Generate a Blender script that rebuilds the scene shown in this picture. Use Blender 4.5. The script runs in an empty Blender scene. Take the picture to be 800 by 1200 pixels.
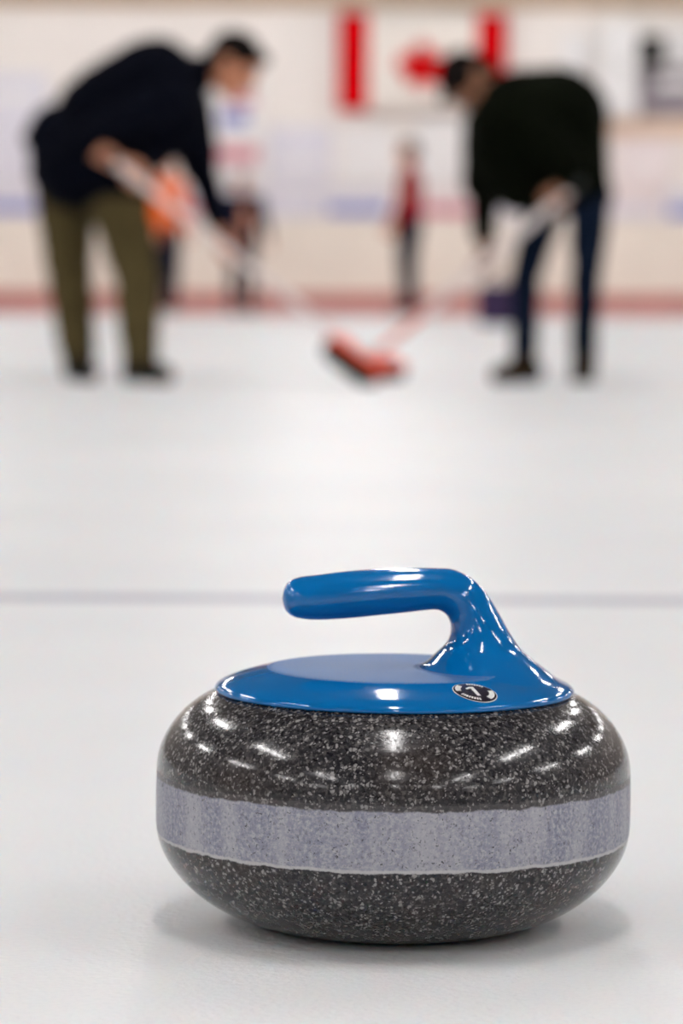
import bpy, bmesh, math, random
from mathutils import Vector, Matrix, noise
random.seed(7)
C = bpy.context.scene.collection
sc = bpy.context.scene
PI = math.pi

# ------------------------------------------------------------------ camera, light, exposure
F_PX, CAM_H, CAM_Y, HORIZON = 3870.0, 0.396, -2.023, 327.0
PITCH = math.atan((600 - HORIZON) / F_PX)
cam_d = bpy.data.cameras.new('camera')
cam = bpy.data.objects.new('camera', cam_d)
C.objects.link(cam)
cam.location = (0, CAM_Y, CAM_H)
cam.rotation_euler = (Matrix.Rotation(PI / 2 - PITCH, 4, 'X') @ Matrix.Rotation(math.radians(0.35), 4, 'Z')).to_euler()
cam_d.sensor_fit = 'VERTICAL'
cam_d.sensor_height = 36
cam_d.sensor_width = 24
cam_d.lens = F_PX * 36 / 1200
cam_d.clip_end = 200
cam_d.dof.use_dof = True
cam_d.dof.focus_distance = 1.90
cam_d.dof.aperture_fstop = 6.4
sc.camera = cam

world = bpy.data.worlds.new('hall_air')
world.use_nodes = True
world.node_tree.nodes['Background'].inputs[0].default_value = (0.9, 0.95, 1.0, 1)
world.node_tree.nodes['Background'].inputs[1].default_value = 0.05
sc.world = world
sc.view_settings.view_transform = 'Standard'
sc.view_settings.look = 'None'
sc.view_settings.gamma = 1
sc.view_settings.use_curve_mapping = False
sc.view_settings.exposure = 0.42
sc.cycles.use_denoising = True
sc.cycles.max_bounces = 6
sc.cycles.diffuse_bounces = 4
sc.cycles.sample_clamp_indirect = 4.0
TUBE_STRENGTH = 76.0
CEIL = 4.7


# ------------------------------------------------------------------ materials
def mat(name, col, rough=0.5, metal=0.0, var=0.0, scale=20.0, bump=0.0, bscale=60.0, ior=None, coat=0.0, sheen=0.0):
    m = bpy.data.materials.new(name)
    m.use_nodes = True
    nt = m.node_tree
    b = nt.nodes['Principled BSDF']
    b.inputs['Roughness'].default_value = rough
    b.inputs['Metallic'].default_value = metal
    b.inputs['Coat Weight'].default_value = coat
    b.inputs['Coat Roughness'].default_value = 0.05
    b.inputs['Sheen Weight'].default_value = sheen
    if rough >= 0.84: b.inputs['Specular IOR Level'].default_value = 0.03
    if ior: b.inputs['IOR'].default_value = ior
    tc = nt.nodes.new('ShaderNodeTexCoord')
    n = nt.nodes.new('ShaderNodeTexNoise')
    n.inputs['Scale'].default_value = scale
    nt.links.new(tc.outputs['Object'], n.inputs['Vector'])
    r = nt.nodes.new('ShaderNodeValToRGB')
    r.color_ramp.elements[0].position = 0.3
    r.color_ramp.elements[1].position = 0.7
    r.color_ramp.elements[0].color = (*[c * (1 - var) for c in col], 1)
    r.color_ramp.elements[1].color = (*[min(1, c * (1 + var)) for c in col], 1)
    nt.links.new(n.outputs['Fac'], r.inputs['Fac'])
    nt.links.new(r.outputs['Color'], b.inputs['Base Color'])
    if bump > 0:
        n2 = nt.nodes.new('ShaderNodeTexNoise')
        n2.inputs['Scale'].default_value = bscale
        nt.links.new(tc.outputs['Object'], n2.inputs['Vector'])
        bp = nt.nodes.new('ShaderNodeBump')
        bp.inputs['Strength'].default_value = bump
        bp.inputs['Distance'].default_value = 0.002
        nt.links.new(n2.outputs['Fac'], bp.inputs['Height'])
        nt.links.new(bp.outputs['Normal'], b.inputs['Normal'])
    return m


class NT:
    """tiny helper to wire node graphs"""
    def __init__(s, name):
        s.m = bpy.data.materials.new(name); s.m.use_nodes = True
        s.t = s.m.node_tree; s.b = s.t.nodes['Principled BSDF']
        s.tc = s.t.nodes.new('ShaderNodeTexCoord')
    def new(s, kind, **kw):
        n = s.t.nodes.new(kind)
        for k, v in kw.items(): setattr(n, k, v)
        return n
    def put(s, sock, v):
        if isinstance(v, bpy.types.NodeSocket): s.t.links.new(v, sock)
        else: sock.default_value = v
    def tex(s, scale, detail=2.0, vec=None, rough=0.5, kind='noise', feature='F1', rnd=1.0):
        if kind == 'noise':
            n = s.new('ShaderNodeTexNoise')
            n.inputs['Detail'].default_value = detail; n.inputs['Roughness'].default_value = rough
        else:
            n = s.new('ShaderNodeTexVoronoi', feature=feature)
            n.inputs['Randomness'].default_value = rnd
        n.inputs['Scale'].default_value = scale
        s.put(n.inputs['Vector'], vec if vec is not None else s.tc.outputs['Object'])
        return n
    def mapped(s, scale=(1, 1, 1), rot=(0, 0, 0)):
        n = s.new('ShaderNodeMapping')
        n.inputs['Scale'].default_value = scale; n.inputs['Rotation'].default_value = rot
        s.put(n.inputs['Vector'], s.tc.outputs['Object'])
        return n.outputs[0]
    def math(s, op, a, b=0.0, clamp=False):
        n = s.new('ShaderNodeMath', operation=op); n.use_clamp = clamp
        s.put(n.inputs[0], a); s.put(n.inputs[1], b)
        return n.outputs[0]
    def ss(s, v, lo, hi):
        n = s.new('ShaderNodeMapRange', interpolation_type='SMOOTHSTEP')
        s.put(n.inputs['Value'], v); n.inputs['From Min'].default_value = lo; n.inputs['From Max'].default_value = hi
        return n.outputs[0]
    def mix(s, f, a, b):
        n = s.new('ShaderNodeMix', data_type='RGBA')
        s.put(n.inputs[0], f)
        s.put(n.inputs[6], a if isinstance(a, bpy.types.NodeSocket) else (*a, 1))
        s.put(n.inputs[7], b if isinstance(b, bpy.types.NodeSocket) else (*b, 1))
        return n.outputs[2]
    def mixf(s, f, a, b):
        n = s.new('ShaderNodeMix', data_type='FLOAT')
        s.put(n.inputs[0], f); s.put(n.inputs[2], a); s.put(n.inputs[3], b)
        return n.outputs[0]
    def bump(s, h, strength, dist):
        n = s.new('ShaderNodeBump')
        s.put(n.inputs['Strength'], strength); n.inputs['Distance'].default_value = dist
        s.put(n.inputs['Height'], h)
        s.put(s.b.inputs['Normal'], n.outputs[0])


def m_granite():
    g = NT('speckled_granite')
    pos = g.new('ShaderNodeSeparateXYZ'); g.put(pos.inputs[0], g.tc.outputs['Object'])
    z = pos.outputs['Z']
    warp = g.tex(260, 2)
    wv = g.new('ShaderNodeMix', data_type='VECTOR')
    wv.inputs[0].default_value = 0.004
    g.put(wv.inputs[4], g.tc.outputs['Object']); g.put(wv.inputs[5], warp.outputs['Color'])
    vec = wv.outputs[1]
    # crystals: pale, mid grey, near black, each cell with its own tone
    c1 = g.tex(640, vec=vec, kind='vor')
    sep = g.new('ShaderNodeSeparateColor'); g.put(sep.inputs[0], c1.outputs['Color'])
    c2 = g.tex(400, vec=vec, kind='vor')
    sep2 = g.new('ShaderNodeSeparateColor'); g.put(sep2.inputs[0], c2.outputs['Color'])
    n3 = g.tex(430, 3)
    base = g.mix(sep.outputs[1], (0.006, 0.006, 0.009), (0.030, 0.029, 0.032))
    base = g.mix(g.ss(n3.outputs['Fac'], 0.5, 0.68), base, (0.075, 0.070, 0.068))
    pale = g.math('MULTIPLY', g.ss(sep2.outputs[0], 0.80, 0.92), g.ss(c2.outputs['Distance'], 0.62, 0.30))
    base = g.mix(g.math('MULTIPLY', pale, 0.75), base, (0.31, 0.30, 0.295))
    pale2 = g.math('MULTIPLY', g.ss(sep.outputs[0], 0.76, 0.88), g.ss(c1.outputs['Distance'], 0.6, 0.3))
    base = g.mix(g.math('MULTIPLY', pale2, 0.7), base, (0.30, 0.29, 0.285))
    # brownish film patches on the polished shoulder
    br = g.tex(14, 3)
    base = g.mix(g.math('MULTIPLY', g.ss(br.outputs['Fac'], 0.5, 0.75), 0.16), base, (0.10, 0.066, 0.045))
    # striking band, chalky from the knocks of other stones
    wob = g.tex(60, 8, rough=0.65)
    wz = g.math('ADD', z, g.math('MULTIPLY', g.math('SUBTRACT', wob.outputs['Fac'], 0.5), 0.0055))
    band = g.math('MULTIPLY', g.ss(wz, 0.0545, 0.0556), g.ss(wz, 0.0918, 0.0902))
    smudge = g.math('MULTIPLY', g.ss(wz, 0.0545, 0.0556), g.ss(wz, 0.0965, 0.094))
    # streaks run up and down: stretch the noise in z
    st = g.tex(70, 3, vec=g.mapped((1, 1, 0.12)))
    pitvec = g.new('ShaderNodeMix', data_type='VECTOR'); pitvec.inputs[0].default_value = 0.010
    g.put(pitvec.inputs[4], g.tc.outputs['Object']); g.put(pitvec.inputs[5], warp.outputs['Color'])
    fine = g.tex(420, 4, rough=0.7)
    bcol = g.mix(g.ss(st.outputs['Fac'], 0.30, 0.72), (0.195, 0.205, 0.275), (0.35, 0.35, 0.395))
    bcol = g.mix(g.ss(fine.outputs['Fac'], 0.38, 0.72), bcol, (0.43, 0.425, 0.45))
    dk = g.tex(500, 2)
    bcol = g.mix(g.math('MULTIPLY', g.ss(dk.outputs['Fac'], 0.56, 0.70), 0.55), bcol, (0.13, 0.13, 0.15))
    pit = g.tex(340, kind='vor', vec=pitvec.outputs[1])
    pits = g.new('ShaderNodeSeparateColor'); g.put(pits.inputs[0], pit.outputs['Color'])
    pm = g.math('MULTIPLY', g.ss(pits.outputs[0], 0.62, 0.80), g.ss(pit.outputs['Distance'], 0.34, 0.06))
    bcol = g.mix(pm, bcol, (0.03, 0.03, 0.035))
    lip = g.math('MULTIPLY', g.ss(wz, 0.0545, 0.0553), g.ss(wz, 0.0576, 0.0563))
    bcol = g.mix(g.math('MULTIPLY', lip, 0.7), bcol, (0.55, 0.54, 0.53))
    col = g.mix(g.math('MULTIPLY', smudge, 0.10), base, (0.30, 0.28, 0.28))
    col = g.mix(band, col, bcol)
    g.put(g.b.inputs['Base Color'], col)
    rn = g.tex(500, 2)
    rg = g.mixf(g.ss(rn.outputs['Fac'], 0.4, 0.7), 0.10, 0.24)
    g.put(g.b.inputs['Roughness'], g.mixf(band, g.mixf(smudge, rg, 0.30), 0.62))
    g.b.inputs['Specular IOR Level'].default_value = 0.34
    hgt = g.math('MULTIPLY', g.math('ADD', fine.outputs['Fac'], g.math('MULTIPLY', pm, -2.0)), g.mixf(band, 0.12, 1.0))
    g.bump(hgt, 0.35, 0.0006)
    return g.m


def m_blue():
    g = NT('blue_handle_plastic')
    pos = g.new('ShaderNodeSeparateXYZ'); g.put(pos.inputs[0], g.tc.outputs['Object'])
    rr = g.math('SQRT', g.math('ADD', g.math('POWER', g.math('ABSOLUTE', pos.outputs['X']), 2.0), g.math('POWER', g.math('ABSOLUTE', pos.outputs['Y']), 2.0)))
    # textured top panel of the cap, matte, with purple-grey sheen painted into its colour
    top = g.math('MULTIPLY', g.ss(rr, 0.0790, 0.0778), g.ss(pos.outputs['Z'], 0.1592, 0.1582))
    n = g.tex(9, 2)
    col = g.mix(g.ss(n.outputs['Fac'], 0.3, 0.7), (0.0, 0.115, 0.35), (0.001, 0.145, 0.42))
    sc_ = g.tex(900, 2)
    col = g.mix(g.math('MULTIPLY', top, g.ss(sc_.outputs['Fac'], 0.35, 0.7)), col, (0.10, 0.14, 0.27))
    g.put(g.b.inputs['Base Color'], col)
    g.put(g.b.inputs['Roughness'], g.mixf(top, 0.075, 0.42))
    g.put(g.b.inputs['Specular IOR Level'], g.mixf(top, 0.5, 0.10))
    g.bump(sc_.outputs['Fac'], g.math('ADD', g.math('MULTIPLY', top, 0.30), 0.012), 0.0004)
    return g.m


def m_ice():
    g = NT('pebbled_ice')
    peb = g.tex(170, 2)
    peb2 = g.tex(48, 3)
    big = g.tex(1.3, 3)
    pos = g.new('ShaderNodeSeparateXYZ'); g.put(pos.inputs[0], g.tc.outputs['Object'])
    col = g.mix(g.ss(big.outputs['Fac'], 0.35, 0.7), (0.745, 0.765, 0.785), (0.79, 0.806, 0.822))
    grain = g.tex(260, 3)
    col = g.mix(g.math('MULTIPLY', g.ss(grain.outputs['Fac'], 0.45, 0.7), 0.25), col, (0.66, 0.69, 0.72))
    # lines frozen into the ice: the hog line across the sheet and the thin line along it
    jit = g.math('MULTIPLY', g.math('SUBTRACT', peb2.outputs['Fac'], 0.5), 0.02)
    yy = g.math('ADD', pos.outputs['Y'], jit)
    line = g.math('MULTIPLY', g.ss(yy, 2.00, 2.02), g.ss(yy, 2.11, 2.09))
    col = g.mix(g.math('MULTIPLY', line, 0.62), col, (0.20, 0.20, 0.30))
    g.put(g.b.inputs['Base Color'], col)
    g.b.inputs['Subsurface Weight'].default_value = 0.5
    g.b.inputs['Subsurface Radius'].default_value = (0.5, 0.8, 1.0)
    g.b.inputs['Subsurface Scale'].default_value = 0.03
    g.b.inputs['IOR'].default_value = 1.31
    g.b.inputs['Roughness'].default_value = 0.40
    h = g.math('ADD', g.math('MULTIPLY', peb.outputs['Fac'], 0.8), g.math('MULTIPLY', peb2.outputs['Fac'], 0.45))
    g.bump(h, 0.36, 0.004)
    return g.m


M = dict(
    granite=m_granite(), blue=m_blue(), ice=m_ice(),
    badge_black=mat('badge_black', (0.012, 0.008, 0.02), 0.25, var=0.2),
    badge_white=mat('badge_white', (0.72, 0.72, 0.70), 0.35, var=0.12, scale=900),
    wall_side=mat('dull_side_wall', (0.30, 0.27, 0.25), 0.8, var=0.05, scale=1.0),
    wall=mat('cream_wall', (0.86, 0.82, 0.78), 0.8, var=0.03, scale=1.0, bump=0.1),
    upper=mat('tan_upper_strip', (0.50, 0.38, 0.27), 0.7, var=0.08, scale=1.0),
    board=mat('cream_board', (0.88, 0.83, 0.74), 0.6, var=0.03, scale=2.0),
    kick=mat('red_kick_strip', (0.52, 0.20, 0.18), 0.8, var=0.1, scale=4.0),
    carpet=mat('red_carpet', (0.74, 0.54, 0.51), 0.95, var=0.15, scale=30.0, bump=0.3),
    ceiling=mat('ceiling_panel', (0.085, 0.07, 0.06), 0.85, var=0.03, scale=1.0),
    red=mat('flag_red', (0.55, 0.0, 0.003), 0.85, var=0.06, scale=3.0),
    flagwhite=mat('flag_white', (0.83, 0.78, 0.72), 0.75, var=0.04, scale=3.0),
    white=mat('painted_white', (0.84, 0.84, 0.84), 0.5, var=0.03),
    lilac=mat('lilac_white', (0.74, 0.74, 0.82), 0.55, var=0.03),
    pinkwhite=mat('pinkish_white', (0.84, 0.76, 0.76), 0.55, var=0.03),
    peach=mat('peach_board', (0.80, 0.62, 0.48), 0.6, var=0.05),
    grey=mat('lilac_grey', (0.27, 0.24, 0.27), 0.5, var=0.05),
    bluead=mat('blue_print', (0.22, 0.26, 0.56), 0.5, var=0.08),
    pinkad=mat('pink_red_print', (0.62, 0.20, 0.26), 0.5, var=0.08),
    black=mat('black_plastic', (0.012, 0.012, 0.013), 0.45, var=0.2),
    metal=mat('galvanised_metal', (0.55, 0.55, 0.56), 0.35, metal=0.8, var=0.05),
    navy_jacket=mat('navy_jacket_cloth', (0.0015, 0.0020, 0.0048), 0.9, var=0.3, scale=8, bump=0.4, bscale=300),
    green_jacket=mat('dark_green_jacket_cloth', (0.0018, 0.0026, 0.0010), 0.9, var=0.3, scale=8, bump=0.4, bscale=300),
    olive=mat('olive_trouser_cloth', (0.066, 0.051, 0.022), 0.9, var=0.2, scale=10, bump=0.4, bscale=400),
    jeans=mat('dark_blue_denim', (0.004, 0.008, 0.018), 0.9, var=0.3, scale=10, bump=0.4, bscale=500),
    shoe_dark=mat('dark_shoe_leather', (0.012, 0.010, 0.007), 0.85, var=0.2),
    shoe_brown=mat('brown_shoe_leather', (0.022, 0.013, 0.006), 0.85, var=0.2),
    skin=mat('skin', (0.56, 0.23, 0.125), 0.5, var=0.05, scale=12),
    skin_dark=mat('tanned_skin', (0.26, 0.105, 0.05), 0.5, var=0.05, scale=12),
    hair=mat('dark_hair', (0.006, 0.0045, 0.004), 0.85, var=0.3, scale=60, bump=0.5, bscale=300),
    eye=mat('eye', (0.03, 0.02, 0.015), 0.1, var=0.1),
    shaft=mat('white_fibreglass', (0.82, 0.74, 0.72), 0.3, var=0.03),
    salmon=mat('salmon_red_shaft', (0.86, 0.30, 0.24), 0.35, var=0.04),
    orange_red=mat('orange_red_plastic', (0.88, 0.085, 0.03), 0.4, var=0.05),
    pad=mat('black_brush_pad', (0.012, 0.014, 0.012), 0.9, var=0.3, scale=90, bump=0.6, bscale=500),
    redcloth=mat('dark_red_cloth', (0.22, 0.004, 0.010), 0.9, var=0.15, scale=8, bump=0.3),
    orangecloth=mat('orange_red_cloth', (0.80, 0.14, 0.025), 0.9, var=0.1, scale=8, bump=0.3),
    navycloth=mat('far_navy_cloth', (0.006, 0.008, 0.022), 0.9, var=0.2, scale=8, bump=0.3),
    purple=mat('dark_purple_cloth', (0.045, 0.03, 0.07), 0.9, var=0.2, scale=10, bump=0.4),
)
em = bpy.data.materials.new('fluorescent_tube'); em.use_nodes = True
b_ = em.node_tree.nodes['Principled BSDF']
b_.inputs['Base Color'].default_value = (0.9, 0.9, 0.9, 1)
b_.inputs['Emission Color'].default_value = (1.0, 0.975, 0.965, 1)
b_.inputs['Emission Strength'].default_value = TUBE_STRENGTH
M['tube'] = em


# ------------------------------------------------------------------ helpers
def link(name, verts, faces, mats, parent=None, fm=None, smooth=False, loc=None):
    me = bpy.data.meshes.new(name)
    if loc is None and parent is not None: loc = world_loc(parent)
    L = Vector(loc) if loc is not None else Vector((0, 0, 0))
    me.from_pydata([tuple(Vector(v) - L) for v in verts], [], faces)
    for m in (mats if isinstance(mats, (list, tuple)) else [mats]): me.materials.append(m)
    bm = bmesh.new(); bm.from_mesh(me)
    if fm:
        bm.faces.ensure_lookup_table()
        for i, k in enumerate(fm): bm.faces[i].material_index = k
    bmesh.ops.recalc_face_normals(bm, faces=bm.faces[:])
    for f in bm.faces: f.smooth = smooth
    bm.to_mesh(me); bm.free()
    o = bpy.data.objects.new(name, me); C.objects.link(o)
    if parent is not None: o.parent = parent        # parent's local frame is a pure translation
    else: o.location = L
    return o


def world_loc(o):
    v = Vector((0, 0, 0))
    while o is not None:
        v += o.location; o = o.parent
    return v


def tag(o, label=None, cat=None, group=None, kind=None):
    if label: o['label'] = label
    if cat: o['category'] = cat
    if group: o['group'] = group
    if kind: o['kind'] = kind
    return o


def empty(name, loc, label, cat, group=None):
    o = bpy.data.objects.new(name, None); C.objects.link(o); o.location = loc
    o.empty_display_size = 0.1
    return tag(o, label, cat, group)


class MB:
    def __init__(s): s.v, s.f, s.fm = [], [], []
    def add(s, vs, fs, mi=0):
        n = len(s.v); s.v += [tuple(v) for v in vs]; s.f += [tuple(n + i for i in f) for f in fs]; s.fm += [mi] * len(fs)
    def box(s, x0, x1, y0, y1, z0, z1, mi=0, bev=0.0):
        if bev <= 0:
            vs = [(x, y, z) for x in (x0, x1) for y in (y0, y1) for z in (z0, z1)]
            s.add(vs, [(0, 1, 3, 2), (4, 6, 7, 5), (0, 4, 5, 1), (2, 3, 7, 6), (0, 2, 6, 4), (1, 5, 7, 3)], mi)
        else:
            bm = bmesh.new(); bmesh.ops.create_cube(bm, size=1)
            for v in bm.verts:
                v.co = Vector(((x0 + x1) / 2 + v.co.x * (x1 - x0), (y0 + y1) / 2 + v.co.y * (y1 - y0), (z0 + z1) / 2 + v.co.z * (z1 - z0)))
            bmesh.ops.bevel(bm, geom=bm.edges[:], offset=bev, segments=3, affect='EDGES', profile=0.5)
            bm.verts.index_update()
            s.add([v.co.copy() for v in bm.verts], [[v.index for v in f.verts] for f in bm.faces], mi); bm.free()
    def cap(s, a, b, ra, rb, n=16, mi=0, flat=False, sq=None):
        """tapered capsule from a to b"""
        a, b = Vector(a), Vector(b); d = (b - a)
        L = d.length; d = d.normalized() if L > 1e-6 else Vector((0, 0, 1))
        u = d.orthogonal().normalized(); w = d.cross(u)
        rings = []
        if flat: rings = [(0, ra), (L, rb)]
        else:
            for k in range(1, 5): t = k * PI / 8 / 1.0; rings.append((-ra * math.cos(t), ra * math.sin(t)))
            rings.append((L, rb)) if False else None
            for k in range(4, 0, -1): t = k * PI / 8; rings.append((L + rb * math.cos(t), rb * math.sin(t)))
        vs, fs = [], []
        for h, r in rings:
            for j in range(n):
                an = 2 * PI * j / n
                vs.append(a + d * h + (u * math.cos(an) + w * math.sin(an)) * r)
        R = len(rings)
        for k in range(R - 1):
            for j in range(n):
                fs.append((k * n + j, k * n + (j + 1) % n, (k + 1) * n + (j + 1) % n, (k + 1) * n + j))
        e0, e1 = rings[0], rings[-1]
        if flat:
            fs.append(tuple(range(n))[::-1]); fs.append(tuple((R - 1) * n + j for j in range(n)))
        else:
            vs.append(a - d * ra); vs.append(b + d * rb); i0, i1 = len(vs) - 2, len(vs) - 1
            for j in range(n):
                fs.append((i0, (j + 1) % n, j)); fs.append((i1, (R - 1) * n + j, (R - 1) * n + (j + 1) % n))
        s.add(vs, fs, mi)
    def ell(s, c, ax, r, n=20, mi=0):
        """ellipsoid: axes ax (3 unit vectors), radii r"""
        c = Vector(c); vs, fs = [], []; m = n // 2
        for i in range(1, m):
            t = PI * i / m
            for j in range(n):
                p = 2 * PI * j / n
                vs.append(c + ax[0] * r[0] * math.sin(t) * math.cos(p) + ax[1] * r[1] * math.sin(t) * math.sin(p) + ax[2] * r[2] * math.cos(t))
        vs.append(c + ax[2] * r[2]); vs.append(c - ax[2] * r[2]); a, b = len(vs) - 2, len(vs) - 1
        for i in range(m - 2):
            for j in range(n):
                fs.append((i * n + j, i * n + (j + 1) % n, (i + 1) * n + (j + 1) % n, (i + 1) * n + j))
        for j in range(n):
            fs.append((a, (j + 1) % n, j)); fs.append((b, (m - 2) * n + j, (m - 2) * n + (j + 1) % n))
        s.add(vs, fs, mi)
    def build(s, name, mats, parent=None, smooth=False, loc=None):
        return link(name, s.v, s.f, mats, parent, s.fm, smooth, loc)
    def fused(s, name, m, voxel, parent=None, loc=None, smooth_it=4, wrinkle=0.0):
        """everything collected becomes one continuous skin"""
        o = link(name, s.v, s.f, m, parent, None, True, loc)
        r = o.modifiers.new('remesh', 'REMESH'); r.mode = 'VOXEL'; r.voxel_size = voxel; r.use_smooth_shade = True
        k = o.modifiers.new('smooth', 'SMOOTH'); k.iterations = smooth_it; k.factor = 0.5
        dg = bpy.context.evaluated_depsgraph_get()
        me = bpy.data.meshes.new_from_object(o.evaluated_get(dg))
        o.modifiers.clear(); old = o.data; o.data = me; bpy.data.meshes.remove(old)
        me.name = name
        if not me.materials: me.materials.append(m)
        if wrinkle:
            ns = [v.normal.copy() for v in me.vertices]
            for v, nn in zip(me.vertices, ns):
                p = v.co
                w_ = noise.noise(Vector((p.x * 9, p.y * 9, p.z * 16))) + 0.5 * noise.noise(Vector((p.x * 22 + 4, p.y * 22, p.z * 36)))
                v.co = p + nn * w_ * wrinkle
        for p in me.polygons: p.use_smooth = True
        return o


def revolve(prof, n=160, cx=0.0, cy=0.0):
    vs, fs = [], []
    for r, z in prof:
        for j in range(n):
            a = 2 * PI * j / n
            vs.append((cx + r * math.cos(a), cy + r * math.sin(a), z))
    for k in range(len(prof) - 1):
        for j in range(n):
            fs.append((k * n + j, k * n + (j + 1) % n, (k + 1) * n + (j + 1) % n, (k + 1) * n + j))
    fs.append(tuple(range(n))[::-1]); fs.append(tuple((len(prof) - 1) * n + j for j in range(n)))
    return vs, fs


# ------------------------------------------------------------------ the setting
WX, YB, YW, YP = 10.5, -14.0, 35.5, 32.5   # half width, back end, far wall, walkway edge
def S(name, mb, m, smooth=False):
    return tag(mb.build(name, m, smooth=smooth), kind='structure')
b = MB(); b.add([(-WX, YB, 0), (WX, YB, 0), (WX, YP, 0), (-WX, YP, 0)], [(0, 1, 2, 3)]); S('floor', b, M['ice'])
b = MB(); b.box(-WX, WX, YP, YW, -0.1, 0.04); S('trim_1', b, M['carpet'])
b = MB(); b.box(-WX, WX, YW, YW + 0.2, -0.1, CEIL); S('wall_far', b, M['wall'])
b = MB(); b.box(-WX - 0.2, -WX, YB, YW, -0.1, CEIL); S('wall_left', b, M['wall_side'])
b = MB(); b.box(WX, WX + 0.2, YB, YW, -0.1, CEIL); S('wall_right', b, M['wall_side'])
b = MB(); b.box(-WX, WX, YB - 0.2, YB, -0.1, CEIL); S('wall_back', b, M['wall_side'])
b = MB(); b.box(-WX - .2, WX + .2, YB - .2, YW + .2, CEIL, CEIL + 0.15)
S('ceiling', b, M['ceiling'])
b = MB(); b.box(-WX, WX, YW - 0.06, YW, 0.04, 0.235, bev=0.008); S('baseboard_far', b, M['kick'])
b = MB(); b.box(-WX, WX, YW - 0.05, YW, 0.235, 1.06, bev=0.008); S('trim_2', b, M['board'])
b = MB(); b.box(-WX, WX, YW - 0.10, YW, 3.45, CEIL); S('trim_3', b, M['upper'])  # darker tan strip along the top of the far wall

# ceiling fixtures in rows along the sheets
lx = (-8.8, -4.3, 0.05, 4.3, 8.8)
proto = None
for x in lx:
    for k in range(9):
        y = -11.5 + k * 5.5
        if proto is None:
            mb = MB()
            mb.box(-0.11, 0.11, -1.22, 1.22, -0.05, 0.0, 0, bev=0.01)
            for dx in (-0.05, 0.05):
                mb.cap((dx, -1.18, -0.070), (dx, 1.18, -0.070), 0.019, 0.019, n=8, mi=1)
            proto = mb.build('ceiling_light', [M['white'], M['tube']])
            o = proto
        else:
            o = proto.copy(); C.objects.link(o)
        o.location = (x, y, CEIL)
        tag(o, 'white twin-tube fluorescent fixture mounted lengthwise on the ceiling above the ice', 'ceiling light', 'fluorescent fixtures on the ceiling')


# ------------------------------------------------------------------ curling stone
SX = 0.0325
stone = empty('curling_stone', (SX, 0, 0), 'polished grey granite curling stone with a blue handle standing on the ice in front', 'curling stone')
prof = []
for i in range(41):
    t = PI / 2 * (1 - i / 40)
    c_, s_ = math.cos(t), math.sin(t)
    prof.append((0.066 + (0.1452 - 0.066) * c_ ** (2 / 1.95), 0.0565 * (1 - s_ ** (2 / 1.62))))
prof = [(0.0, 0.008), (0.040, 0.008), (0.052, 0.004), (0.058, 0.0005)] + prof
prof += [(0.1456, 0.0575), (0.1460, 0.062), (0.1461, 0.070), (0.1461, 0.082), (0.1459, 0.092), (0.1457, 0.0975)]
for i in range(1, 41):
    t = PI / 2 * i / 40
    c_, s_ = math.cos(t), math.sin(t)
    r, z = 0.090 + 0.0555 * c_, 0.0985 + 0.0475 * s_ ** (2 / 1.7)
    if z < 0.1430: prof.append((r, z))
prof += [(0.1055, 0.1436), (0.098, 0.1438), (0.0, 0.1438)]
vs, fs = revolve(prof, 192, SX, 0)
body = link('granite_body', vs, fs, M['granite'], stone, smooth=True)
stone.rotation_euler = (0, 0.005, 0)
body['label'] = 'dark speckled granite body with a chalky grey striking band'

CAP = [(0.0, 0.1578), (0.060, 0.1578), (0.0745, 0.1576), (0.0785, 0.1570), (0.083, 0.1561), (0.090, 0.1543), (0.097, 0.1522),
       (0.103, 0.1500), (0.1075, 0.1479), (0.1096, 0.1464), (0.1105, 0.1450)]
def catmull(p0, p1, p2, p3, t):
    return [0.5 * ((2 * b_) + (-a + c) * t + (2 * a - 5 * b_ + 4 * c - d) * t * t + (-a + 3 * b_ - 3 * c + d) * t ** 3) for a, b_, c, d in zip(p0, p1, p2, p3)]
def spline(pts, sub):
    out = []
    for i in range(len(pts) - 1):
        p0 = pts[max(0, i - 1)]; p3 = pts[min(len(pts) - 1, i + 2)]
        for k in range(sub): out.append(catmull(p0, pts[i], pts[i + 1], p3, k / sub))
    out.append(list(pts[-1])); return out
def cap_z(r):
    for (r0, z0), (r1, z1) in zip(CAP, CAP[1:]):
        if r <= r1: return z0 + (z1 - z0) * (r - r0) / (r1 - r0)
    return CAP[-1][1]
cap_prof = spline(CAP, 5)
cap_prof = [(max(0, r), z) for r, z in cap_prof]
CAPF = cap_prof
def cap_z(r):
    for (r0, z0), (r1, z1) in zip(CAPF, CAPF[1:]):
        if r <= r1 and r1 > r0: return z0 + (z1 - z0) * (r - r0) / (r1 - r0)
    return CAPF[-1][1]
cap_prof = cap_prof + [(0.1107, 0.1440), (0.1100, 0.1431), (0.1085, 0.1428), (0.104, 0.1444), (0.0, 0.1444)]
hv, hf = revolve(cap_prof[1:], 192, 0, 0)
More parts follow.
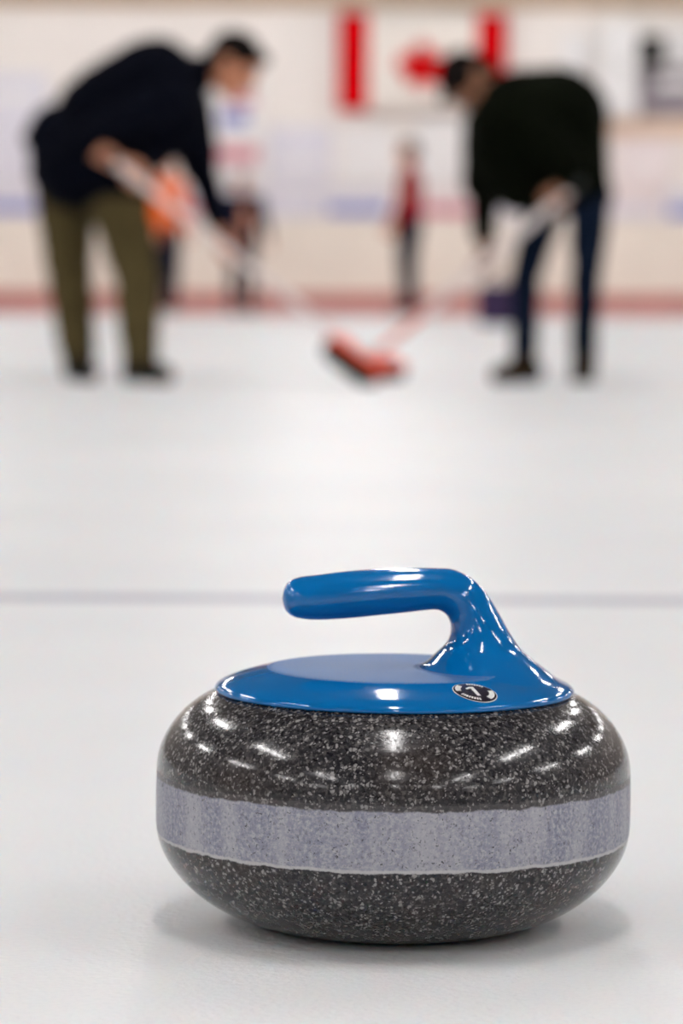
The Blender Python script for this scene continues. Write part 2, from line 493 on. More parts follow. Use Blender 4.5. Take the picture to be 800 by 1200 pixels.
# grip and gooseneck: rings given by (inner x,z), (outer x,z), half width in y
R_ = [
    (-.0692, .1962, -.0692, .2034, .0045), (-.0676, .1922, -.0676, .2076, .0090), (-.0642, .1890, -.0642, .2107, .0124), (-.0585, .1872, -.0583, .2128, .0144),
    (-.048, .1865, -.0475, .2143, .0152), (-.030, .1875, -.0295, .2167, .0158), (-.010, .1897, -.009, .2183, .0156),
    (.008, .1918, .0105, .2191, .0152), (.0190, .1932, .0245, .2191, .0148), (.0262, .1934, .0355, .2183, .0146), (.0310, .1908, .0460, .2135, .0146),
    (.0334, .1868, .0533, .2070, .0150), (.0342, .1825, .0590, .1995, .0160), (.0338, .1780, .0648, .1900, .0180),
    (.0320, .1738, .0705, .1800, .0220), (.0288, .1699, .0775, .1700, .0290), (.0240, .1655, .0865, .1623, .0410),
    (.0170, .1606, .0970, .1556, .0550), (.0080, .1580, .1085, .1468, .0640)]
RS = spline(R_, 5)
NR = 64
gv, gf = [], []
N = len(RS)
k_foot = (len(R_) - 4) * 5
for k, (xi, zi, xo, zo, w) in enumerate(RS):
    cx_, cz_ = (xi + xo) / 2, (zi + zo) / 2
    ax_, az_ = (xo - xi) / 2, (zo - zi) / 2
    f = max(0.0, (k - k_foot) / (N - 1 - k_foot))
    for j in range(NR):
        a = 2 * PI * j / NR
        ca, sa = math.cos(a), math.sin(a)
        x = cx_ + ax_ * ca; y = w * sa; z = cz_ + az_ * ca
        if f > 0:
            r = math.hypot(x, y)
            if r > 0.1100: x *= 0.1100 / r; y *= 0.1100 / r; r = 0.1100
            zz = cap_z(r)
            lift = max(z - zz, 0.0)
            # sides dip down and run out flat onto the cap
            e = f * f * (3 - 2 * f)
            side = 1 - (1 - abs(ca)) * e * 0.55
            z = zz + lift * side * (1 - e ** 3) + 0.00015 * (1 - 2 * e)
        gv.append((x, y, z))
for k in range(N - 1):
    for j in range(NR):
        gf.append((k * NR + j, k * NR + (j + 1) % NR, (k + 1) * NR + (j + 1) % NR, (k + 1) * NR + j))
tip = len(gv); gv.append((-.0699, 0, .1998))
for j in range(NR): gf.append((tip, (j + 1) % NR, j))
n0 = len(hv)
verts = [(x + SX, y, z) for x, y, z in hv + gv]
faces = hf + [tuple(n0 + i for i in f) for f in gf]
handle = link('handle', verts, faces, M['blue'], stone, smooth=True)
handle['label'] = 'glossy blue one-piece plastic handle with gooseneck grip'

# round badge lying on the sloping skirt of the cap
bx, by = 0.0462, -0.0825
def on_cap(u, v, off=0.0004):
    x, y = bx + u, by + v * 0.93
    return (SX + x, y, cap_z(math.hypot(x, y)) + off)
mb = MB()
def bdisc(r, off, mi, n=48, rings=5):
    vs, fs = [on_cap(0, 0, off)], []
    for k in range(1, rings + 1):
        for j in range(n):
            a = 2 * PI * j / n
            vs.append(on_cap(r * k / rings * math.cos(a), r * k / rings * math.sin(a), off))
    for j in range(n): fs.append((0, 1 + j, 1 + (j + 1) % n))
    for k in range(rings - 1):
        for j in range(n): fs.append((1 + k * n + j, 1 + k * n + (j + 1) % n, 1 + (k + 1) * n + (j + 1) % n, 1 + (k + 1) * n + j))
    mb.add(vs, fs, mi)
bdisc(0.0134, 0.00028, 1); bdisc(0.0128, 0.00042, 0)
def bquad(pts, mi=1, off=0.00085):
    mb.add([on_cap(u, v, off) for u, v in pts], [tuple(range(len(pts)))], mi)
def rot(u, v, a): return (u * math.cos(a) - v * math.sin(a), u * math.sin(a) + v * math.cos(a))
ta = math.radians(20)
bquad([rot(u, v, ta) for u, v in [(-.0011, -.0066), (.0013, -.0066), (.0013, .0066), (-.0011, .0060)]])       # the 1
bquad([rot(u, v, ta) for u, v in [(-.0009, .0066), (-.0011, .0036), (-.0042, .0020), (-.0046, .0036)]])
for a0, a1, n_ in ((60, 118, 7), (222, 290, 8)):                                                                 # rim lettering, small and worn
    for k in range(n_):
        a = math.radians(a0 + (a1 - a0) * (k + .5) / n_); da = math.radians((a1 - a0) / n_ * .34)
        bquad([(r * math.cos(q), r * math.sin(q)) for r, q in ((.0092, a - da), (.0118, a - da), (.0118, a + da), (.0092, a + da))])
for a0, a1 in ((-38, 28), (150, 200)):                                                                           # pale patches of lettering at the sides
    n_ = 8
    for k in range(n_):
        q0 = math.radians(a0 + (a1 - a0) * k / n_); q1 = math.radians(a0 + (a1 - a0) * (k + 1) / n_)
        bquad([(r * math.cos(q), r * math.sin(q)) for r, q in ((.0085, q0), (.0118, q0), (.0118, q1), (.0085, q1))])
badge = mb.build('number_badge', [M['badge_black'], M['badge_white']], handle)
badge['label'] = 'black and white round badge with the number 1'


# ------------------------------------------------------------------ people
def W(px, py, yw):
    """point of the place at depth yw that the photograph shows at (px, py)"""
    ct, st = math.cos(PITCH), math.sin(PITCH)
    d = Vector(((px - 400) / F_PX, ct + (600 - py) / F_PX * st, -st + (600 - py) / F_PX * ct))
    t = (yw - CAM_Y) / d.y
    return Vector((0, CAM_Y, CAM_H)) + d * t


def head_parts(body, c, f, u, k=1.0):
    f = Vector(f).normalized(); s = Vector(u).cross(f).normalized(); u = f.cross(s).normalized()
    c = Vector(c); ax = (s, f, u)
    P = lambda a, b_, d: c + (s * a + f * b_ + u * d) * k
    body.ell(P(0, -.008, .02), ax, (.076 * k, .095 * k, .092 * k))
    body.ell(P(0, .025, -.045), ax, (.056 * k, .060 * k, .060 * k))
    body.ell(P(0, .060, -.088), ax, (.026 * k, .022 * k, .018 * k), n=12)
    body.cap(P(0, .082, .010), P(0, .104, -.030), .010 * k, .014 * k, n=10)
    body.cap(P(-.035, .074, .030), P(.035, .074, .030), .012 * k, .012 * k, n=10)
    body.cap(P(-.020, .079, -.060), P(.020, .079, -.060), .008 * k, .008 * k, n=10)
    for q in (-1, 1):
        body.ell(P(q * .078, -.005, -.005), ax, (.012 * k, .020 * k, .032 * k), n=12)
        body.ell(P(q * .042, .062, -.020), ax, (.022 * k, .022 * k, .020 * k), n=12)
    return P, ax


def face_bits(person, P, ax, k, hairm, voxel, long=False):
    for q in (-1, 1):
        e = MB(); e.ell(P(q * .031, .083, .006), ax, (.013 * k, .010 * k, .008 * k), n=12)
        e.build('eye', M['eye'], person, smooth=True)
    h = MB()
    h.ell(P(0, -.020, .042), ax, (.086 * k, .100 * k, .086 * k))
    h.ell(P(0, -.050, -.005), ax, (.080 * k, .066 * k, .085 * k))
    if long: h.ell(P(0, -.070, -.07), ax, (.065 * k, .05 * k, .10 * k))
    h.cap(P(-.045, .060, .085), P(.045, .060, .085), .022 * k, .022 * k)
    h.fused('hair', hairm, voxel, person, wrinkle=0.004)


def hand_parts(body, wrist, grip, axis, k=1.0, curl=0.017, side=1):
    """palm at grip beside a rod of direction axis; four fingers wrap round it, thumb the other way"""
    wrist, grip, a = Vector(wrist), Vector(grip), Vector(axis).normalized()
    d = (grip - wrist); d = (d - a * d.dot(a))
    d = d.normalized() if d.length > 1e-4 else a.orthogonal().normalized()
    n = a.cross(d).normalized() * side
    pc = grip - d * .004 - n * (curl + .012)              # palm centre, beside the rod
    body.cap(wrist, pc - d * .03, .026 * k, .027 * k)
    for i in range(4):
        o = a * (i - 1.5) * .021 * k
        body.cap(pc + o - d * .035, pc + o + d * .020, .0135 * k, .0115 * k, n=10)
        ln = (.92, 1.0, .96, .8)[i]
        prev = pc + o + d * .020
        for th in (50, 105, 165, 215):
            t = math.radians(th * ln)
            q = grip + o + (-n * math.cos(t) + d * math.sin(t)) * (curl + .011)
            body.cap(prev, q, .0100 * k, .0092 * k, n=10); prev = q
    tb = pc + a * .036 * k - d * .030
    t1 = grip + a * .048 * k - d * (curl + .012)
    t2 = grip + a * .044 * k + n * (curl + .010) - d * .004
    body.cap(tb, t1, .0135 * k, .0115 * k, n=10); body.cap(t1, t2, .0112 * k, .0100 * k, n=10)


def shoe(person, ankle, toe_dir, m, k=1.12, ground=0.0):
    a = Vector(ankle); t = Vector((toe_dir[0], toe_dir[1], 0)).normalized(); s = Vector((-t.y, t.x, 0))
    z = Vector((0, 0, 1)); g = Vector((a.x, a.y, ground))
    h = MB()
    h.cap(g + z * .045 - t * .05, g + z * .045 + t * .06, .043 * k, .045 * k)
    h.cap(g + z * .040 + t * .04, g + z * .034 + t * .150 * k, .046 * k, .034 * k)
    h.cap(g + z * .05, g + z * .10, .046 * k, .046 * k)
    o = h.fused('shoe', m, 0.008, person)
    me = o.data; lz = world_loc(person).z
    for v in me.vertices:
        if v.co.z + lz < ground + 0.004: v.co.z = ground + 0.004 - lz
    so = MB()
    vs = []
    n = 24
    for zz in (ground, ground + 0.016):
        for j in range(n):
            q = 2 * PI * j / n
            w_ = (.046 if math.cos(q) > -0.2 else .040) * k
            p = g + t * (.045 + .135 * k * math.cos(q)) + s * w_ * math.sin(q); vs.append((p.x, p.y, zz))
    fs = [(j, (j + 1) % n, n + (j + 1) % n, n + j) for j in range(n)] + [tuple(range(n))[::-1], tuple(range(n, 2 * n))]
    link('sole', vs, fs, M['black'], o)
    return o


def sweeper(J, skin, jacket, trousers, shoem, label, widths, grips, voxel=0.007):
    base = Vector((J['pelvis'].x, J['pelvis'].y, 0))
    B = MB()
    B.cap(J['pelvis'], J['chest'], .115, .12); B.cap(J['chest'], J['neck'], .10, .06)
    P, ax = head_parts(B, J['head'], J['face'], J['crown'], 1.08)
    B.cap(J['neck'], P(0, -.02, -.05), .058, .052)
    for q in ('near', 'far'):
        B.cap(J['neck'], J['shoulder_' + q], .06, .055)
        B.cap(J['shoulder_' + q], J['elbow_' + q], .048, .040)
        B.cap(J['elbow_' + q], J['wrist_' + q], .042, .027)
        hand_parts(B, J['wrist_' + q], J['hand_' + q], grips['axis'], side=grips['side_' + q])
        B.cap(J['pelvis'], J['hip_' + q], .09, .08)
        B.cap(J['hip_' + q], J['knee_' + q], .068, .036)
        B.cap(J['knee_' + q], J['ankle_' + q], .036, .026)
    person = B.fused('person', skin, voxel, loc=base, smooth_it=3)
    tag(person, label, 'person')
    face_bits(person, P, ax, 1.08, M['hair'], voxel)
    K = MB()
    w = widths
    for dy in (-.04, 0, .04):
        o = Vector((0, dy, 0))
        K.cap(J['hem'] + o, J['mid'] + o, w['hem'], w['mid'], n=24)
        K.cap(J['mid'] + o, J['chest'] + o, w['mid'], w['chest'], n=24)
    K.cap(J['chest'], J['neck'], w['chest'], .085, n=24)
    for q in ('near', 'far'):
        K.cap(J['chest'], J['shoulder_' + q], w['chest'] * .8, .085)
        K.cap(J['shoulder_' + q], J['elbow_' + q], .080, .064)
        e, r = J['elbow_' + q], J['wrist_' + q]
        K.cap(e, e.lerp(r, J['sleeve_' + q]), .064, .050)
    for a_, b_2, r1, r2 in J['extra']: K.cap(a_, b_2, r1, r2, n=24)
    K.fused('jacket', jacket, voxel, person, wrinkle=0.007, smooth_it=6)
    T = MB()
    for q in ('near', 'far'):
        T.cap(J['seat'], J['hip_' + q], .13, w['thigh'])
        T.cap(J['hip_' + q], J['knee_' + q], w['thigh'], w['knee'], n=20)
        T.cap(J['knee_' + q], J['ankle_' + q] + Vector((0, 0, .03)), w['knee'], w['cuff'], n=20)
    T.fused('trousers', trousers, voxel, person, wrinkle=0.008, smooth_it=6)
    for q in ('near', 'far'):
        shoe(person, J['ankle_' + q], J['toes_' + q], shoem)
    return person


Y0 = 10.85
# left sweeper: navy jacket, olive trousers, leaning to the right over the broom
br1_top = W(152, 207, Y0 - .33); br1_low = W(268, 296, Y0 + .02); 
ax1 = (br1_low - br1_top).normalized()
JL = dict(pelvis=W(88, 190, Y0), seat=W(84, 205, Y0), hem=W(104, 188, Y0), mid=W(122, 138, Y0), chest=W(178, 106, Y0), neck=W(226, 88, Y0),
          head=W(270, 79, Y0), face=(.78, -.28, -.58), crown=(.52, 0, .8),
          shoulder_near=W(196, 112, Y0 - .17), elbow_near=W(98, 168, Y0 - .38), wrist_near=W(136, 194, Y0 - .36), hand_near=br1_top + ax1 * 0.02,
          shoulder_far=W(210, 122, Y0 + .15), elbow_far=W(232, 196, Y0 + .14), wrist_far=W(256, 270, Y0 + .06), hand_far=br1_low,
          sleeve_near=.12, sleeve_far=.86,
          extra=[(W(84, 202, Y0 - .06), W(136, 204, Y0 - .10), .15, .150), (W(80, 202, Y0), W(136, 206, Y0), .155, .150), (W(68, 160, Y0), W(64, 205, Y0), .13, .11), (W(50, 156, Y0), W(38, 162, Y0), .07, .05), (W(196, 135, Y0), W(170, 168, Y0), .15, .12), (W(214, 130, Y0 + .08), W(232, 196, Y0 + .12), .11, .075)],
          hip_near=W(133, 222, Y0 - .09), knee_near=W(158, 322, Y0 - .14), ankle_near=W(163, 428, Y0 - .34), toes_near=(.6, -.8),
          hip_far=W(74, 222, Y0 + .09), knee_far=W(80, 322, Y0 + .10), ankle_far=W(90, 424, Y0 - .1), toes_far=(.35, -.95))
sweeper(JL, M['skin'], M['navy_jacket'], M['olive'], M['shoe_dark'],
        'person in dark navy jacket and olive trousers, bent over a broom on the left',
        dict(hem=.185, mid=.195, chest=.20, thigh=.125, knee=.092, cuff=.070), dict(axis=ax1, side_near=1, side_far=-1))

br2_top = W(655, 230, Y0 - .24); br2_low = W(566, 306, Y0 + .03)
ax2 = (br2_low - br2_top).normalized()
JR = dict(pelvis=W(670, 205, Y0), seat=W(674, 215, Y0), hem=W(664, 188, Y0), mid=W(650, 138, Y0), chest=W(606, 140, Y0), neck=W(586, 116, Y0),
          head=W(549, 97, Y0 - .03), face=(-.08, -.42, -.90), crown=(-.90, -.15, .25),
          shoulder_near=W(612, 132, Y0 - .16), elbow_near=W(668, 190, Y0 - .28), wrist_near=W(662, 216, Y0 - .27), hand_near=br2_top + ax2 * 0.02,
          shoulder_far=W(578, 140, Y0 + .14), elbow_far=W(566, 215, Y0 + .14), wrist_far=W(563, 282, Y0 + .06), hand_far=br2_low,
          sleeve_near=.80, sleeve_far=.86,
          extra=[(W(594, 174, Y0), W(608, 212, Y0), .175, .125), (W(572, 150, Y0 + .08), W(562, 212, Y0 + .10), .115, .080), (W(690, 200, Y0), W(688, 215, Y0), .075, .07), (W(682, 205, Y0 - .10), W(686, 220, Y0 - .10), .10, .095), (W(630, 208, Y0), W(660, 214, Y0), .125, .12)],
          hip_near=W(690, 225, Y0 - .10), knee_near=W(685, 322, Y0 - .10), ankle_near=W(683, 420, Y0 + .12), toes_near=(-.12, -.98),
          hip_far=W(640, 225, Y0 + .12), knee_far=W(614, 322, Y0 + .06), ankle_far=W(613, 424, Y0 - .08), toes_far=(-.6, -.8))
sweeper(JR, M['skin_dark'], M['green_jacket'], M['jeans'], M['shoe_brown'],
        'person in blackish green jacket and dark jeans, bent over a broom on the right',
        dict(hem=.155, mid=.20, chest=.20, thigh=.085, knee=.058, cuff=.052), dict(axis=ax2, side_near=-1, side_far=1))


# ------------------------------------------------------------------ brooms
def broom(top, low, ext, head_c, long_dir, label, split, r=0.0145, tilt=(0, 0, 1)):
    """shaft through both hands down to a padded head"""
    a = (low - top).normalized()
    s0 = top - a * ext
    hc = Vector(head_c)
    t = empty('curling_broom', (hc.x, hc.y, 0), label, 'broom')
    L = Vector(long_dir).normalized()
    d = (hc - low).normalized()
    n = Vector(tilt); n = (n - L * n.dot(L)).normalized(); s = L.cross(n).normalized()
    neck = hc + n * .045
    m = MB(); m.cap(s0, low + (neck - low) * split, r, r, n=14); m.build('shaft', M['shaft'], t, smooth=True)
    m = MB(); m.cap(low + (neck - low) * split, neck, r * .98, r * .9, n=14)
    o = m.build('lower_shaft', M['salmon'], t, smooth=True); o['label'] = 'salmon red lower shaft'
    m = MB(); m.cap(s0 - a * .02, s0 + a * .05, r * 1.2, r * 1.2, n=14); m.build('end_cap', M['black'], t, smooth=True)
    m = MB(); m.ell(neck, (L, s, n), (.030, .030, .026)); m.build('swivel_joint', M['metal'], t, smooth=True)
    # housing: rounded wedge, wider at its foot
    vs = []; fs = []; nn = 28
    for hz, sc_ in ((.000, 1.0), (.016, 1.0), (.030, .86), (.040, .45)):
        for j in range(nn):
            q = 2 * PI * j / nn
            cx = math.copysign(abs(math.cos(q)) ** .5, math.cos(q)); sy = math.copysign(abs(math.sin(q)) ** .5, math.sin(q))
            vs.append(hc + L * .132 * sc_ * cx + s * .052 * sc_ * sy + n * hz)
    for k in range(3):
        for j in range(nn): fs.append((k * nn + j, k * nn + (j + 1) % nn, (k + 1) * nn + (j + 1) % nn, (k + 1) * nn + j))
    fs.append(tuple(range(nn))[::-1]); fs.append(tuple(3 * nn + j for j in range(nn)))
    link('brush_housing', vs, fs, M['orange_red'], t, smooth=False)
    vs = []; fs = []
    for hz, sc_ in ((-.045, .86), (-.036, .95), (.0, .95)):
        for j in range(nn):
            q = 2 * PI * j / nn
            cx = math.copysign(abs(math.cos(q)) ** .5, math.cos(q)); sy = math.copysign(abs(math.sin(q)) ** .5, math.sin(q))
            vs.append(hc + L * .130 * sc_ * cx + s * .052 * sc_ * sy + n * hz)
    for k in range(2):
        for j in range(nn): fs.append((k * nn + j, k * nn + (j + 1) % nn, (k + 1) * nn + (j + 1) % nn, (k + 1) * nn + j))
    fs.append(tuple(range(nn))[::-1]); fs.append(tuple(2 * nn + j for j in range(nn)))
    link('brush_pad', vs, fs, M['pad'], t)
    return t


broom(br1_top, br1_low, .10, W(412, 423, Y0 - .45), (.80, -.35, -.55),
      'broom of the person in the navy jacket, orange-red head tipped up', .85, tilt=(.42, .40, .78))
broom(br2_top, br2_low, .08, W(438, 429, Y0 - .1), (.85, -.5, -.05),
      'broom of the person in the dark green jacket, its orange-red head flat on the ice', .55, r=.0165)


# ------------------------------------------------------------------ people on the far walkway
def stander(px, yw, h, skin, top, legs, label, g=0.04, face=(0, -1, 0), wid=1.0, arms=0.0, longhair=False, stride=0.0, shirt_drop=0.0, bulk=1.0):
    k = h / 1.75
    x = W(px, 350, yw).x
    o = Vector((x, yw, g))
    f = Vector(face).normalized(); s = Vector((f.y, -f.x, 0))
    at = lambda a, b_, z: o + s * a * k + f * b_ * k + Vector((0, 0, z * k))
    B = MB()
    B.cap(at(0, 0, .95), at(0, 0, 1.28), .12 * k, .13 * k); B.cap(at(0, 0, 1.28), at(0, .01, 1.50), .10 * k, .055 * k)
    P, ax = head_parts(B, at(0, .02, 1.62), f, (0, 0, 1), k)
    K = MB()
    for dx in (-.08, 0, .08):
        K.cap(at(dx * wid, 0, .92 - shirt_drop), at(dx * wid, 0, 1.30), .115 * k, .12 * k)
    K.cap(at(0, 0, 1.34), at(0, 0, 1.45), .12 * k, .075 * k)
    T = MB()
    for q in (-1, 1):
        sh, el = at(q * .18 * wid, 0, 1.41), at(q * (.23 + arms * .1) * wid, .04, 1.13)
        wr = at(q * (.22 + arms * .15) * wid, .16, .92); hd = at(q * (.22 + arms * .15) * wid, .20, .84)
        B.cap(sh, el, .05 * k, .04 * k); B.cap(el, wr, .04 * k, .027 * k); B.cap(wr, hd, .03 * k, .034 * k)
        for i in range(4):
            p0 = hd + f * (i - 1.5) * .020 * k; B.cap(p0, p0 + Vector((0, 0, -.075 * k)) - s * q * .015 * k, .011 * k, .009 * k, n=8)
        B.cap(hd + f * .03 * k, hd + f * .06 * k + Vector((0, 0, -.04 * k)), .012 * k, .010 * k, n=8)
        K.cap(at(0, 0, 1.38), sh, .09 * k, .075 * k); K.cap(sh, el, .072 * k, .058 * k); K.cap(el, el.lerp(wr, .85), .058 * k, .045 * k)
        hp, kn, an = at(q * .085 * wid, 0, .90), at(q * .09 * wid, .03 + q * stride * .5, .49), at(q * .09 * wid, q * stride, .09)
        B.cap(hp, kn, .08 * k, .05 * k); B.cap(kn, an, .05 * k, .038 * k)
        T.cap(hp, kn, .105 * k * bulk, .075 * k * bulk); T.cap(kn, an + Vector((0, 0, .02)), .075 * k * bulk, .062 * k * bulk)
    T.cap(at(-.05 * wid, 0, .93), at(.05 * wid, 0, .93), .12 * k, .12 * k)
    person = B.fused('person', skin, 0.011, loc=o, smooth_it=2)
    tag(person, label, 'person')
    face_bits(person, P, ax, k, M['hair'], 0.011, longhair)
    K.fused('jacket', top, 0.013, person, wrinkle=0.006)
    T.fused('trousers', legs, 0.013, person, wrinkle=0.006)
    for q in (-1, 1):
        shoe(person, at(q * .09 * wid, q * stride, .09), f, M['shoe_dark'], k, g)
    return person


stander(478, 33.2, 1.84, M['skin'], M['redcloth'], M['navycloth'], 'person in dark red top standing at the far end between the two sweepers',
        face=(-1, -.12, 0), wid=.75, bulk=1.22)
stander(281, 33.3, 1.48, M['skin'], M['navycloth'], M['navycloth'], 'shorter person in navy jacket standing far behind the left broom', face=(.5, -.86, 0), wid=1.35)
stander(193, 33.4, 1.66, M['skin'], M['orangecloth'], M['navycloth'], 'person in orange-red top standing far back, mostly hidden behind the left sweeper', face=(.5, -.8, 0), wid=.9)

# ------------------------------------------------------------------ things on and before the far wall
def zw(py): return W(400, py, YW - .1).z
def xw(px): return W(px, 300, YW - .1).x

# flag: two red bars, maple leaf, gentle folds
fl = empty('flag', (xw(491), YW - 0.16, zw(130)), 'red and white maple leaf flag hanging high on the far wall', 'flag')
fx0, fx1, fz0, fz1 = xw(393), xw(589), zw(130), zw(15)
def fold(x, z): return YW - 0.13 + 0.012 * math.sin(x * 9) + 0.008 * math.sin(x * 17 + z * 3)
def cloth(name, x0, x1, z0, z1, m, off=0.0, nx=16, nz=12):
    vs, fs = [], []
    for side in (0, 1):
        for i in range(nx + 1):
            for j in range(nz + 1):
                x = x0 + (x1 - x0) * i / nx; z = z0 + (z1 - z0) * j / nz
                vs.append((x, fold(x, z) + off + side * .003, z))
    n = (nx + 1) * (nz + 1); I = lambda i, j: i * (nz + 1) + j
    for i in range(nx):
        for j in range(nz):
            q = (I(i, j), I(i + 1, j), I(i + 1, j + 1), I(i, j + 1)); fs.append(q); fs.append(tuple(n + k for k in q[::-1]))
    rim = [I(i, 0) for i in range(nx)] + [I(nx, j) for j in range(nz)] + [I(i, nz) for i in range(nx, 0, -1)] + [I(0, j) for j in range(nz, 0, -1)]
    for a, c in zip(rim, rim[1:] + rim[:1]): fs.append((a, c, n + c, n + a))
    return link(name, vs, fs, m, fl, smooth=True)
wb = (fx1 - fx0) * .18
cloth('red_bar', fx0, fx0 + wb, fz0, fz1, M['red']); cloth('red_bar', fx1 - wb, fx1, fz0, fz1, M['red'])
cloth('white_field', fx0 + wb, fx1 - wb, fz0, fz1, M['flagwhite'], nx=30)
half = [(0, 1.0), (.14, .72), (.30, .80), (.22, .38), (.42, .60), (.50, .50), (.74, .54), (.66, .36), (.78, .22), (.74, .18), (.40, -.12), (.46, -.26), (.05, -.20), (.04, -.52)]
pts = half + [(-x, z) for x, z in half[::-1][:-1]]
lc, lz = xw(491), zw(78); ls_x, ls_z = .40, .42
vs = []
for off in (-.008, -.002):
    for x, z in pts:
        X, Z_ = lc + x * ls_x, lz + (z - .22) * ls_z
        vs.append((X, YW - .13 - .012 + off, Z_))
n = len(pts)
fs = [(i, (i + 1) % n, n + (i + 1) % n, n + i) for i in range(n)] + [tuple(range(n)), tuple(range(n, 2 * n))[::-1]]
link('maple_leaf', vs, fs, M['red'], fl)
m = MB(); m.cap((fx0 - .06, YW - .12, fz1 + .01), (fx1 + .06, YW - .12, fz1 + .01), .012, .012, n=10); m.build('hanging_rod', M['metal'], fl, smooth=True)
for x in (fx0 + .1, fx1 - .1):
    m = MB(); m.box(x - .012, x + .012, YW - .13, YW + .01, fz1 - .005, fz1 + .025); m.build('wall_bracket', M['metal'], fl)


def board(name, px0, px1, py0, py1, m, label, cat, bars=(), depth=.03, frame=None, group=None):
    """framed panel on the far wall; bars = printed blocks (u0,u1,v0,v1,material)"""
    x0, x1, z0, z1 = xw(px0), xw(px1), zw(py1), zw(py0)
    t = empty(name, ((x0 + x1) / 2, YW - .1, z0), label, cat, group)
    y1 = YW - .06 if z0 < 1.0 else YW
    a = MB(); a.box(x0, x1, y1 - depth, y1, z0, z1, bev=.006); a.build('panel', m, t)
    fr = MB(); w_ = .014
    fm_ = frame or m
    for q in ((x0 - w_, x1 + w_, z1, z1 + w_), (x0 - w_, x1 + w_, z0 - w_, z0), (x0 - w_, x0, z0, z1), (x1, x1 + w_, z0, z1)):
        fr.box(q[0], q[1], y1 - depth - .008, y1, q[2], q[3])
    fr.build('frame', fm_, t)
    for (u0, u1, v0, v1, bm_) in bars:
        p = MB(); p.box(x0 + (x1 - x0) * u0, x0 + (x1 - x0) * u1, y1 - depth - .005, y1 - depth, z0 + (z1 - z0) * v0, z0 + (z1 - z0) * v1)
        p.build('printed_block', bm_, t)
    return t


# row of advertising boards above the cream boards
AD = 'advertising boards in a row along the far wall'
W_ = [(-70, 62, 'lilac', 'bluead', 'pale advertising board with a blue printed strip at the far left'),
      (68, 200, 'lilac', 'bluead', 'pale advertising board behind the left sweeper'),
      (206, 300, 'lilac', 'pinkad', 'pale advertising board with a pink strip behind the navy-jacketed far person'),
      (306, 374, 'lilac', 'lilac', 'plain lilac-white advertising board right of the navy-jacketed far person'),
      (380, 452, 'lilac', 'bluead', 'pale advertising board with a blue strip, left of the person in the red top'),
      (458, 556, 'pinkwhite', 'pinkad', 'pinkish advertising board with a pink-red strip behind the person in the red top'),
      (562, 694, 'lilac', 'lilac', 'plain lilac-white advertising board behind the right sweeper'),
      (700, 772, 'pinkwhite', 'lilac', 'plain pinkish-white advertising board right of the right sweeper'),
      (778, 870, 'lilac', 'bluead', 'pale advertising board with a blue strip at the far right')]
for p0, p1, bmn, st_, lab in W_:
    board('advertising_board', p0, p1, 222, 254, M[bmn], lab, 'board', [(.03, .97, .06, .45, M[st_])], group=AD)

board('wall_banner', -60, 52, 90, 214, M['lilac'], 'large pale lilac banner high on the wall at the far left', 'banner', [(.1, .9, .75, .85, M['white'])])
board('wall_banner', 246, 302, 108, 214, M['white'], 'white banner with blue and pink blocks just right of the navy jacket', 'banner',
      [(.15, .75, .62, .80, M['bluead']), (.05, .95, .22, .40, M['pinkad']), (.3, .9, .86, .95, M['pinkad'])])
board('wall_banner', 312, 384, 150, 214, M['lilac'], 'pale lilac banner low on the wall, left of the flag', 'banner', [(.1, .9, .3, .4, M['white'])])
board('wall_banner', 396, 456, 150, 214, M['white'], 'plain white banner under the left red bar of the flag', 'banner')
board('wall_banner', 486, 548, 140, 214, M['white'], 'plain white banner under the maple leaf, beside the right sweeper', 'banner')
board('wall_banner', 722, 782, 160, 216, M['pinkwhite'], 'pinkish white banner on the wall right of the dark green jacket', 'banner', [(.1, .9, .4, .5, M['white'])])
board('wall_banner', 706, 850, 138, 156, M['peach'], 'narrow peach board under the grey scoreboard', 'board')
board('notice_board', 654, 688, 40, 84, M['white'], 'small white notice board above the back of the right sweeper', 'notice board')
board('scoreboard', 746, 850, 78, 134, M['grey'], 'lilac grey scoreboard at the right edge under the loudspeaker', 'scoreboard',
      [(.2, .9, .6, .8, M['white'])])
board('wall_banner', 778, 850, 36, 74, M['white'], 'white banner at the top right edge, beside the small black loudspeaker', 'banner')
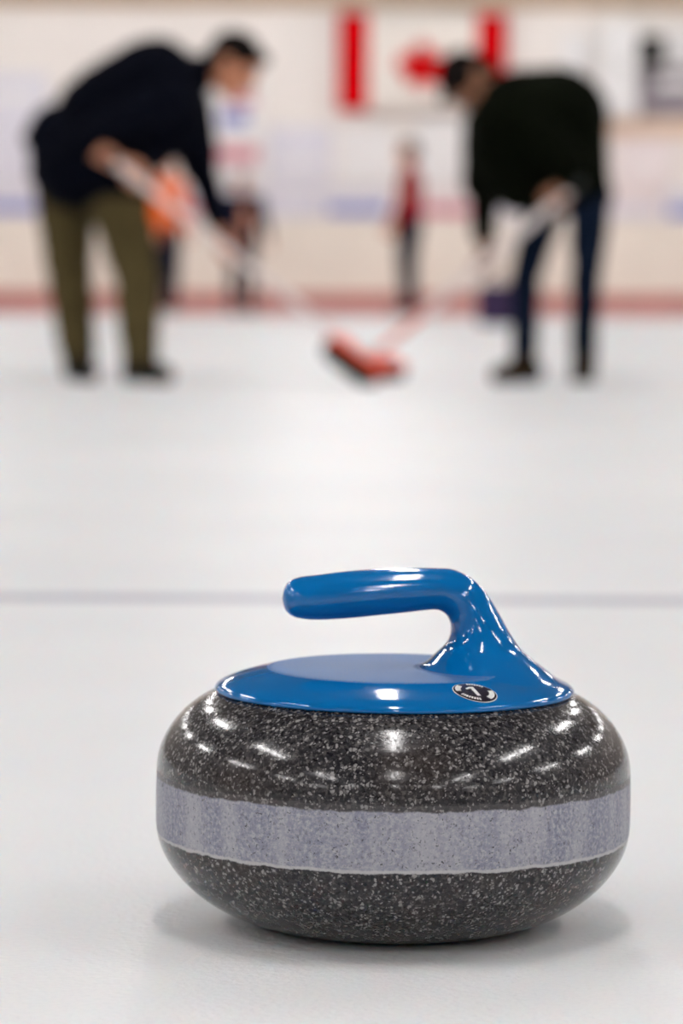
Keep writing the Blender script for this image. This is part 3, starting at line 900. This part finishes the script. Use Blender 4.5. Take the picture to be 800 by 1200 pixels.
# tall white cabinet beside the scoreboard
x0, x1, z0, z1 = xw(698), xw(741), zw(136), zw(27)
t = empty('wall_cabinet', ((x0 + x1) / 2, YW - .1, z0), 'tall white cabinet mounted high on the wall left of the grey scoreboard', 'cabinet')
a = MB(); a.box(x0, x1, YW - .28, YW, z0, z1, bev=.01); a.build('cabinet_body', M['white'], t)
for q in (0, 1):
    xa = x0 + .01 + q * (x1 - x0) / 2; a = MB(); a.box(xa, xa + (x1 - x0) / 2 - .02, YW - .30, YW - .28, z0 + .02, z1 - .02, bev=.004)
    d_ = a.build('door', M['white'], t)
    h = MB(); hx = (x0 + x1) / 2 + (-.03 if q == 0 else .03); h.cap((hx, YW - .32, z0 + .5), (hx, YW - .32, z0 + .62), .008, .008, n=8); h.build('door_handle', M['metal'], d_, smooth=True)
# black loudspeaker
x0, x1, z0, z1 = xw(743), xw(771), zw(74), zw(42)
t = empty('loudspeaker', ((x0 + x1) / 2, YW - .2, z0), 'small black loudspeaker mounted on the wall above the grey scoreboard', 'loudspeaker')
a = MB(); a.box(x0, x1, YW - .30, YW - .06, z0, z1, bev=.012); a.build('speaker_case', M['black'], t)
a = MB(); a.cap(((x0 + x1) / 2, YW - .312, z0 + .12), ((x0 + x1) / 2, YW - .300, z0 + .12), .085, .09, n=24, flat=True); a.build('speaker_cone', M['pad'], t)
a = MB(); a.box((x0 + x1) / 2 - .02, (x0 + x1) / 2 + .02, YW - .08, YW - .025, z0 + .1, z0 + .2); a.build('bracket', M['metal'], t)

# purple equipment bag standing on the ice
c = W(580, 378, 27.0)
t = empty('equipment_bag', (c.x, 27.0, 0), 'dark purple equipment bag standing on the ice far behind the right sweeper', 'bag')
m = MB(); m.box(c.x - .17, c.x + .17, 26.86, 27.14, 0.0, .36, bev=.05); m.build('bag_body', M['purple'], t, smooth=True)
m = MB()
hp = [Vector((c.x + .09 * math.cos(q), 27.0, .35 + .07 * math.sin(q))) for q in [PI * i / 8 for i in range(9)]]
for p, q in zip(hp, hp[1:]): m.cap(p, q, .010, .010, n=8)
m.build('carry_handle', M['black'], t, smooth=True)
